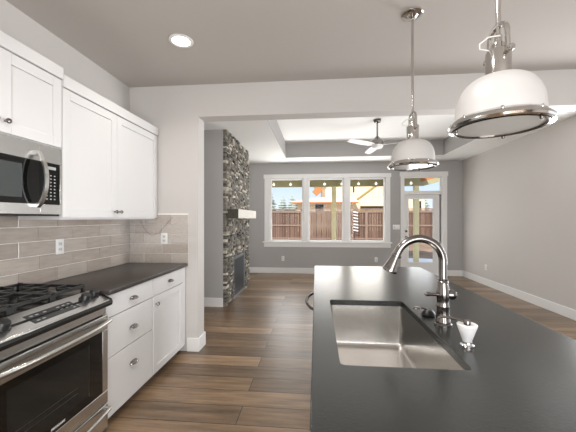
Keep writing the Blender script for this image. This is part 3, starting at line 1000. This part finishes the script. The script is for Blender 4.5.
# ------------------------------------------------------------ ceiling fan
fx, fy = 1.06, 5.42
t = thing('ceiling_fan', (fx, fy, ZT), 'three-blade ceiling fan hanging from the tray ceiling', 'ceiling fan')
MB().lathe([(.065, ZT - .0005), (.065, ZT - .02), (.05, ZT - .05), (.02, ZT - .06), (0, ZT - .06)], (fx, fy, 0), 'Z', 28).build('canopy', M_darknickel, t)
MB().lathe([(.013, ZT - .05), (.013, 2.79)], (fx, fy, 0), 'Z', 12).build('downrod', M_darknickel, t)
MB().lathe([(.02, 2.81), (.035, 2.79), (.06, 2.76), (.095, 2.735), (.105, 2.70), (.105, 2.66), (.098, 2.655)], (fx, fy, 0), 'Z', 32).build('motor', M_bnickel, t)
MB().lathe([(.098, 2.655), (.10, 2.63), (.08, 2.60), (0, 2.585)], (fx, fy, 0), 'Z', 32).build('hub_cap', M_fan, t)
for a in (96, 216, -24):
    a = math.radians(a)
    d = Vector((math.cos(a), math.sin(a), 0)); n_ = Vector((-d.y, d.x, 0))
    b = MB(); L_ = []
    for (s, wd, tw) in ((.09, .04, .0), (.16, .055, .012), (.30, .062, .016), (.50, .058, .014), (.62, .05, .012), (.66, .035, .010)):
        c = Vector((fx, fy, 2.652)) + d * s
        L_.append([b.bm.verts.new(c + n_ * wd + Vector((0, 0, tw + .004))), b.bm.verts.new(c - n_ * wd + Vector((0, 0, -tw + .004))), b.bm.verts.new(c - n_ * wd + Vector((0, 0, -tw - .004))), b.bm.verts.new(c + n_ * wd + Vector((0, 0, tw - .004)))])
    b.bm.faces.new(L_[0][::-1]); b.bm.faces.new(L_[-1])
    for A, B in zip(L_, L_[1:]):
        for i in range(4): b.bm.faces.new((A[i], A[(i + 1) % 4], B[(i + 1) % 4], B[i]))
    b.build('blade', M_fan, t)

# ------------------------------------------------------------ fireplace
t = thing('fireplace', (-1.43, 5.47, 0), 'floor-to-ceiling stacked stone fireplace with a mantel shelf', 'fireplace')
FY0, FY1, FZ1 = 5.10, 5.93, .72
b = MB(); z = 0.0
rnd = random.Random(3)
while z < ZC - .005:
    h = rnd.uniform(.020, .046)
    if z + h > ZC - .02: h = ZC - z
    y = 4.652
    while y < 6.30:
        l = rnd.uniform(.05, .17)
        y2 = y + l
        if 6.30 - y2 < .06: y2 = 6.30
        spans = [(y, y2)]
        if z < FZ1:
            spans = [(max(p, lo), min(q_, hi)) for lo, hi in ((4.652, FY0), (FY1, 6.30)) for p, q_ in ((y, y2),) if min(q_, hi) - max(p, lo) > .01]
        for p, q_ in spans:
            dp = rnd.uniform(.034, .068)
            hh = h if z >= FZ1 or z + h < FZ1 else h
            b.rbox(-1.447, -1.447 + dp, p + .001, q_ - .001, z + .001, z + h - .001, .003, 1)
        y = y2
    z += h
b.build('stone_veneer', M_ledger, t)
b = MB()
b.box(-1.446, -1.40, FY0 + .002, FY0 + .04, .0, FZ1 - .004); b.box(-1.446, -1.40, FY1 - .04, FY1 - .002, .0, FZ1 - .004)
b.box(-1.446, -1.40, FY0 + .04, FY1 - .04, FZ1 - .05, FZ1 - .004); b.box(-1.446, -1.40, FY0 + .04, FY1 - .04, 0, .03)
b.build('firebox_frame', M_fireframe, t, bevel=.002)
MB().box(-1.446, -1.417, FY0 + .04, FY1 - .04, .03, FZ1 - .05).build('firebox_screen', M_firebox, t)
mt = MB().box(-1.39, -1.21, 4.69, 6.10, 1.382, 1.53).build('mantel_shelf', M_mantel, t, bevel=.004)
MB().box(-1.388, -1.212, 4.682, 4.69, 1.384, 1.528).build('dark_end', M_mantel_end, mt)

# ------------------------------------------------------------ outlets and switches
def plate(name, face, p, label, kind, cat='outlet'):
    """face: '+X', '-X' or '-Y' is the way the plate looks"""
    x, y, z = p
    t = thing(name, p, label, cat, 'wall plates')
    def bx(u0, u1, z0, z1, d0, d1):
        if face == '+X': return (x + d0, x + d1, y + u0, y + u1, z + z0, z + z1)
        if face == '-X': return (x - d1, x - d0, y + u0, y + u1, z + z0, z + z1)
        return (x + u0, x + u1, y - d1, y - d0, z + z0, z + z1)
    if kind == 'outlet':
        MB().rbox(*bx(-.036, .036, -.058, .058, 0.0, .006), .002).build('cover_plate', M_white_plastic, t)
        for s in (-.021, .021):
            q_ = MB().rbox(*bx(-.017, .017, s - .014, s + .014, .0061, .008), .0008).build('socket', M_socket, t)
            b = MB(); b.box(*bx(-.008, -.005, s - .004, s + .006, .0078, .0083)); b.box(*bx(.005, .008, s - .004, s + .006, .0078, .0083))
            b.build('slot', M_blackplastic, q_)
    else:
        MB().rbox(*bx(-.085, .085, -.058, .058, 0.0, .006), .002).build('cover_plate', M_white_plastic, t)
        for s in (-.046, 0, .046):
            MB().rbox(*bx(s - .016, s + .016, -.033, .033, .0061, .010), .0015).build('rocker', M_socket if s < 0 else M_white_plastic, t)
    return t
plate('wall_outlet', '+X', (XL + .0102, 2.17, 1.165), 'white outlet on the glossy tile backsplash of the left wall', 'outlet')
plate('wall_outlet', '-Y', (-1.58, Y0 - .0102, 1.17), 'white outlet on the tiled end wall above the counter corner', 'outlet')
plate('wall_outlet', '-Y', (-.83, YB, .37), 'white outlet low on the grey far wall, under the left window', 'outlet')
plate('wall_outlet', '-Y', (1.47, YB, .37), 'white outlet low on the grey far wall, under the right window', 'outlet')
plate('light_switch', '-Y', (1.95, YB, 1.17), 'white triple switch plate between the windows and the patio door', 'switch', 'switch')
plate('wall_outlet', '-X', (XR, 6.65, .37), 'white outlet low on the pale right-hand wall', 'outlet')

# loose wire under the tall wall cabinet, draped over the tile
P = [(-1.845, Y0 - .016, 1.368), (-1.80, Y0 - .016, 1.278), (-1.757, Y0 - .016, 1.228), (-1.725, Y0 - .016, 1.211), (-1.695, Y0 - .016, 1.207), (-1.645, Y0 - .016, 1.228), (-1.615, Y0 - .018, 1.252), (-1.571, Y0 - .016, 1.302), (-1.52, Y0 - .016, 1.36), (-1.484, Y0 - .016, 1.396)]
tag(MB().tube(P, .0017, 8).build('wire', M_wire, origin=P[0]), 'thin brown wire drooping across the tiled end wall below the tall cabinet', 'wire')

# ------------------------------------------------------------ outdoors
struct(MB().box(-6, 9, YB + .15, 10.2, -.25, -.06).build('ground_patio', M_concrete, smooth=False))
b = MB()
prev = None
ys = [10.2, 11.2, 12.2, 13.2, 14.2, 15.2, 16.4, 30, 120]
zs = [-.12, -.14, -.02, .06, .10, .14, .20, .2, .2]
rows = []
for y, z in zip(ys, zs):
    rr = []
    for k in range(31):
        x = -60 + 120 * k / 30 if y > 20 else -15 + 30 * k / 30
        rr.append(b.bm.verts.new((x, y, z + (random.uniform(-.05, .05) if 10.5 < y < 16 else 0))))
    rows.append(rr)
for A, B in zip(rows, rows[1:]):
    for i in range(30): b.bm.faces.new((A[i], A[i + 1], B[i + 1], B[i]))
struct(b.build('ground', M_dirt))
# snow lying near the patio
for i, (x, y, rx, ry, lab) in enumerate(((3.3, 10.9, 1.3, .5, 'white snow patch at the foot of the patio post outside the glass door'),)):
    b = MB(); bm_ = bmesh.new()
    bmesh.ops.create_icosphere(bm_, subdivisions=3, radius=1)
    for v in bm_.verts:
        v.co = Vector((v.co.x * rx * (1 + .15 * math.sin(5 * v.co.y + i)), v.co.y * ry, v.co.z * .09))
    b.merge(bm_, Matrix.Translation((x, y, -.10)))
    tag(b.build('snow_patch', M_snow, origin=(x, y, -.1)), lab, 'snow')

# patio roof: posts, beam, soffit
PB = 9.5
for px_, lab in ((.55, 'pale yellow square patio post seen through the middle window'), (3.0, 'pale yellow square patio post seen through the glass door')):
    t = thing('patio_post', (px_, PB, -.06), lab, 'post', 'patio posts')
    MB().box(px_ - .07, px_ + .07, PB - .07, PB + .07, -.06, 2.36).build('shaft', M_post, t, bevel=.006)
    MB().box(px_ - .085, px_ + .085, PB - .085, PB + .085, -.058, .05).build('base', M_tan, t, bevel=.004)
tag(MB().box(-5, 3.10, PB - .07, PB + .07, 2.362, 2.60).build('patio_beam', M_olive, bevel=.006, origin=(0, PB, 2.36)), 'long olive-yellow patio beam running across above the posts', 'beam')
b = MB()
for k in range(22):
    y = YB + .16 + k * .09
    b.box(-5, 3.2, y, y + .086, 2.62, 2.64)
b.box(-5, 3.2, YB + .16, 9.9, 2.64, 2.72)
struct(b.build('ceiling_patio', M_olive_soffit, smooth=False))
# gable bracket timbers at the right end of the roof
t = thing('roof_bracket', (3.2, PB, 2.36), 'yellow timber brackets at the end of the patio roof, seen through the transom', 'bracket')
MB().prism([(3.10, 2.362), (3.22, 2.362), (4.6, 2.72), (4.6, 2.86), (3.10, 2.47)], 'Y', PB - .05, PB + .05).build('rafter', M_olive, t)
MB().prism([(3.11, 2.48), (3.2, 2.49), (3.5, 2.565), (3.75, 2.632), (3.75, 2.8), (3.11, 2.66)], 'Y', PB - .03, PB + .03).build('gable_board', M_orange, t)
for x, lab in ((-.44, 'left bulb of the pair seen in the left window'), (.015, 'right bulb of the pair seen in the left window'), (.93, None), (1.40, None), (1.85, None), (2.34, None), (3.30, None)):
    pass
bul = [(273.8, 'white patio bulb on the beam, first of two in the left window'), (290.5, 'white patio bulb on the beam, second of two in the left window'), (324.5, 'white patio bulb on the beam, just before the post in the middle window'), (341.7, 'white patio bulb on the beam, at the far edge of the middle window'), (358.5, 'white patio bulb on the beam, first of two in the right window'), (376, 'white patio bulb on the beam, second of two in the right window'), (411, 'white patio bulb on the beam, seen through the door transom')]
psi = math.atan(28 / 305)
for px_, lab in bul:
    u = (px_ - 288) / 305
    x = (PB - .10) * (-math.sin(psi) + u * math.cos(psi)) / (math.cos(psi) + u * math.sin(psi))
    t = thing('patio_bulb', (x, PB - .09, 2.44), lab, 'bulb', 'bulbs along the patio beam')
    MB().lathe([(.0, 2.395), (.026, 2.405), (.035, 2.43), (.026, 2.455), (.014, 2.465)], (x, PB - .105, 0), 'Z', 14).build('globe', M_bulb, t)
    MB().box(x - .014, x + .014, PB - .119, PB - .0702, 2.465, 2.50).build('socket', M_white_plastic, t)

# fence
FYc2 = 16.0
t = thing('wooden_fence', (2.5, FYc2, .2), 'reddish brown board fence with rails and cap running across the yard', 'fence')
sp_ = 1.66
x = -.74 - sp_ * 6
xs = [x + sp_ * k for k in range(16)]
for k, x in enumerate(xs):
    MB().box(x - .06, x + .06, FYc2 - .07, FYc2 + .05, .10, 1.83).build('post', M_cedar_rail, t)
for xa, xb in zip(xs, xs[1:]):
    b = MB(); n_ = 12; wd = (xb - xa - .12) / n_
    for j in range(n_):
        b.box(xa + .06 + wd * j + .005, xa + .06 + wd * (j + 1) - .005, FYc2 - .004 + random.uniform(-.006, .006), FYc2 + .02, .18, 1.80)
    pn_ = b.build('board_panel', M_cedar, t)
    b = MB()
    b.box(xa + .06, xb - .06, FYc2 - .055, FYc2 - .012, .30, .38)
    b.box(xa + .06, xb - .06, FYc2 - .055, FYc2 - .012, .98, 1.06)
    b.box(xa + .06, xb - .06, FYc2 - .055, FYc2 - .012, 1.68, 1.80)
    b.build('rail', M_cedar_rail, pn_)
MB().box(xs[0] - .1, xs[-1] + .1, FYc2 - .11, FYc2 + .09, 1.835, 1.89).build('cap_board', M_cedar_rail, t)

# white slats standing in for bright stripes of light on the fence
t = thing('fence_light_stripes', (1.98, 15.7, .15), 'white slats added for the stripes of light on the fence in the right window', 'light stripes')
for k in range(7):
    z = .72 + k * .155
    MB().prism([(1.84, z + .06), (2.13, z), (2.13, z + .055), (1.84, z + .115)], 'Y', 15.66 + .02 * k, 15.69 + .02 * k).build('light_stripe', M_white_plastic, t)
MB().box(1.83, 1.87, 15.64, 15.66, .12, 1.80).build('upright', M_cedar_rail, t)

# neighbouring house
HY = 30.0
t = thing('neighbour_house', (4, HY, .2), 'two-storey cream house with snowy lower roof behind the fence', 'house')
MB().box(.6, 7.6, HY, HY + 7, .2, 6.2).build('upper_wall', M_cream, t)
b = MB()
for k in range(1, 24):
    x = .6 + k * .30
    b.box(x - .02, x + .02, HY - .03, HY, 3.4, 6.2)
b.build('batten', M_batten, t)
rf = MB().prism([(-.2, 4.55), (.0, 4.35), (3.9, 7.8), (7.9, 4.9), (8.1, 5.1), (3.9, 8.2)], 'Y', HY - .8, HY + 7).build('roof', M_snowroof, t)
MB().prism([(-.35, 3.95), (.05, 3.55), (.6, 4.05), (.6, 4.80), (.2, 4.55)], 'Y', HY - .8, HY - .05).build('eave_soffit', M_orange, rf)
# lower storey and its snowy roof
MB().box(-1.66, 3.2, HY - 3, HY - .05, .2, 2.80).build('lower_wall', M_cream, t)
b = MB()
V_ = [b.bm.verts.new(p) for p in ((-2.10, HY - 3.6, 2.74), (3.6, HY - 3.6, 2.74), (3.6, HY - .06, 2.74), (-2.10, HY - .06, 2.74), (-2.10, HY - 3.6, 2.84), (3.6, HY - 3.6, 2.84), (3.6, HY - .06, 3.45), (.2, HY - .06, 3.45), (-2.10, HY - .06, 2.84))]
for q_ in ((3, 2, 1, 0), (0, 1, 5, 4), (1, 2, 6, 5), (4, 5, 6, 7), (4, 7, 8), (3, 0, 4, 8), (2, 3, 8, 7, 6)):
    b.bm.faces.new([V_[i] for i in q_])
lr = b.build('lower_roof', M_snowroof, t, smooth=False)
MB().box(-2.10, 3.6, HY - 3.68, HY - 3.605, 2.68, 2.80).build('fascia', M_orange, lr)
for x0_, x1_, z0_, z1_ in ((-.06, .66, 2.05, 2.62),):
    f_ = MB().box(x0_ - .08, x1_ + .08, HY - 3.05, HY - 3.0, z0_ - .08, z1_ + .08).build('window', M_trim, t)
    MB().box(x0_, x1_, HY - 3.07, HY - 3.05, z0_, z1_).build('pane', M_darkwin, f_)
f_ = MB().box(4.2, 7.0, HY - .06, HY - .0, 2.15, 2.62).build('window', M_tan, t)
MB().box(4.28, 6.92, HY - .08, HY - .06, 2.22, 2.56).build('pane', M_darkwin, f_)
MB().prism([(3.2, 2.78), (3.42, 2.78), (6.35, 4.95), (6.12, 4.95)], 'Y', HY - .12, HY - .035).build('rake_board', M_tan, t)
MB().box(3.55, 3.68, HY - .1, HY - .035, 3.9, 4.5).build('wall_lamp', M_darkwin, t)

# second building seen through the glass door
t = thing('shed', (10.6, 34, .2), 'small cream outbuilding seen through the glass door beside the post', 'building')
MB().box(9.6, 11.3, 33, 36, .2, 3.6).build('wall', M_cream, t)
MB().prism([(9.4, 3.55), (11.5, 3.55), (10.45, 4.3)], 'Y', 32.8, 36.2).build('roof', M_snowroof, t)
MB().box(10.75, 10.95, 32.95, 33.0, 2.0, 3.2).build('window', M_darkwin, t)

# conifers
def conifer(x, y, h, r, seed):
    rn = random.Random(seed)
    t = thing('conifer', (x, y, .2), 'distant grey-green conifer rising behind the fence', 'tree', 'conifers behind the fence')
    MB().lathe([(.22, .2), (.15, h * .6), (.03, h)], (x, y, 0), 'Z', 8).build('trunk', M_bark, t)
    b = MB()
    n_ = 11
    for k in range(n_):
        f = k / (n_ - 1)
        z = .2 + h * (.16 + .84 * f)
        R_ = r * 1.25 * (1 - f) ** .7 + .18
        m_ = 13
        for j in range(m_):
            a = 2 * PI * (j + rn.random() * .6) / m_ + k
            R2 = R_ * rn.uniform(.65, 1.1)
            d = Vector((math.cos(a), math.sin(a), 0)); n2 = Vector((-d.y, d.x, 0))
            c = Vector((x, y, z))
            tip = c + d * R2 + Vector((0, 0, -R2 * .35))
            wv = R2 * .30 + .03
            p1 = c + d * R2 * .5 + n2 * wv + Vector((0, 0, -R2 * .15)); p2 = c + d * R2 * .5 - n2 * wv + Vector((0, 0, -R2 * .15))
            top = c + Vector((0, 0, h * .07 + .05)); bot = c + d * R2 * .3 + Vector((0, 0, -R2 * .4))
            v = [b.bm.verts.new(q_) for q_ in (top, p1, tip, p2, bot)]
            for q_ in ((0, 1, 2), (0, 2, 3), (4, 2, 1), (4, 3, 2), (0, 4, 1), (0, 3, 4)):
                b.bm.faces.new([v[i] for i in q_])
    b.build('foliage', M_conifer, t, smooth=False)
spots = [(-10.2, 57, 5.0, 1.5), (-9.6, 64, 7.0, 1.7), (-6.4, 58.5, 4.8, 1.5), (-5.2, 66, 5.9, 1.7), (-3.9, 57, 4.6, 1.2), (-2.4, 62, 6.0, 1.6), (-.2, 57, 5.0, 1.4), (1.2, 65, 5.6, 1.8), (-14.0, 60, 5.6, 1.8), (-2.6, 72, 6.2, 1.9), (-7.8, 72, 6.2, 1.9),
         (19.0, 57, 4.6, 1.4), (21.4, 63, 5.4, 1.8), (23.0, 57, 4.6, 1.4), (26.8, 62, 5.4, 1.8), (23.8, 71, 6.0, 2.0)]
for i, s_ in enumerate(spots): conifer(*s_, seed=i)
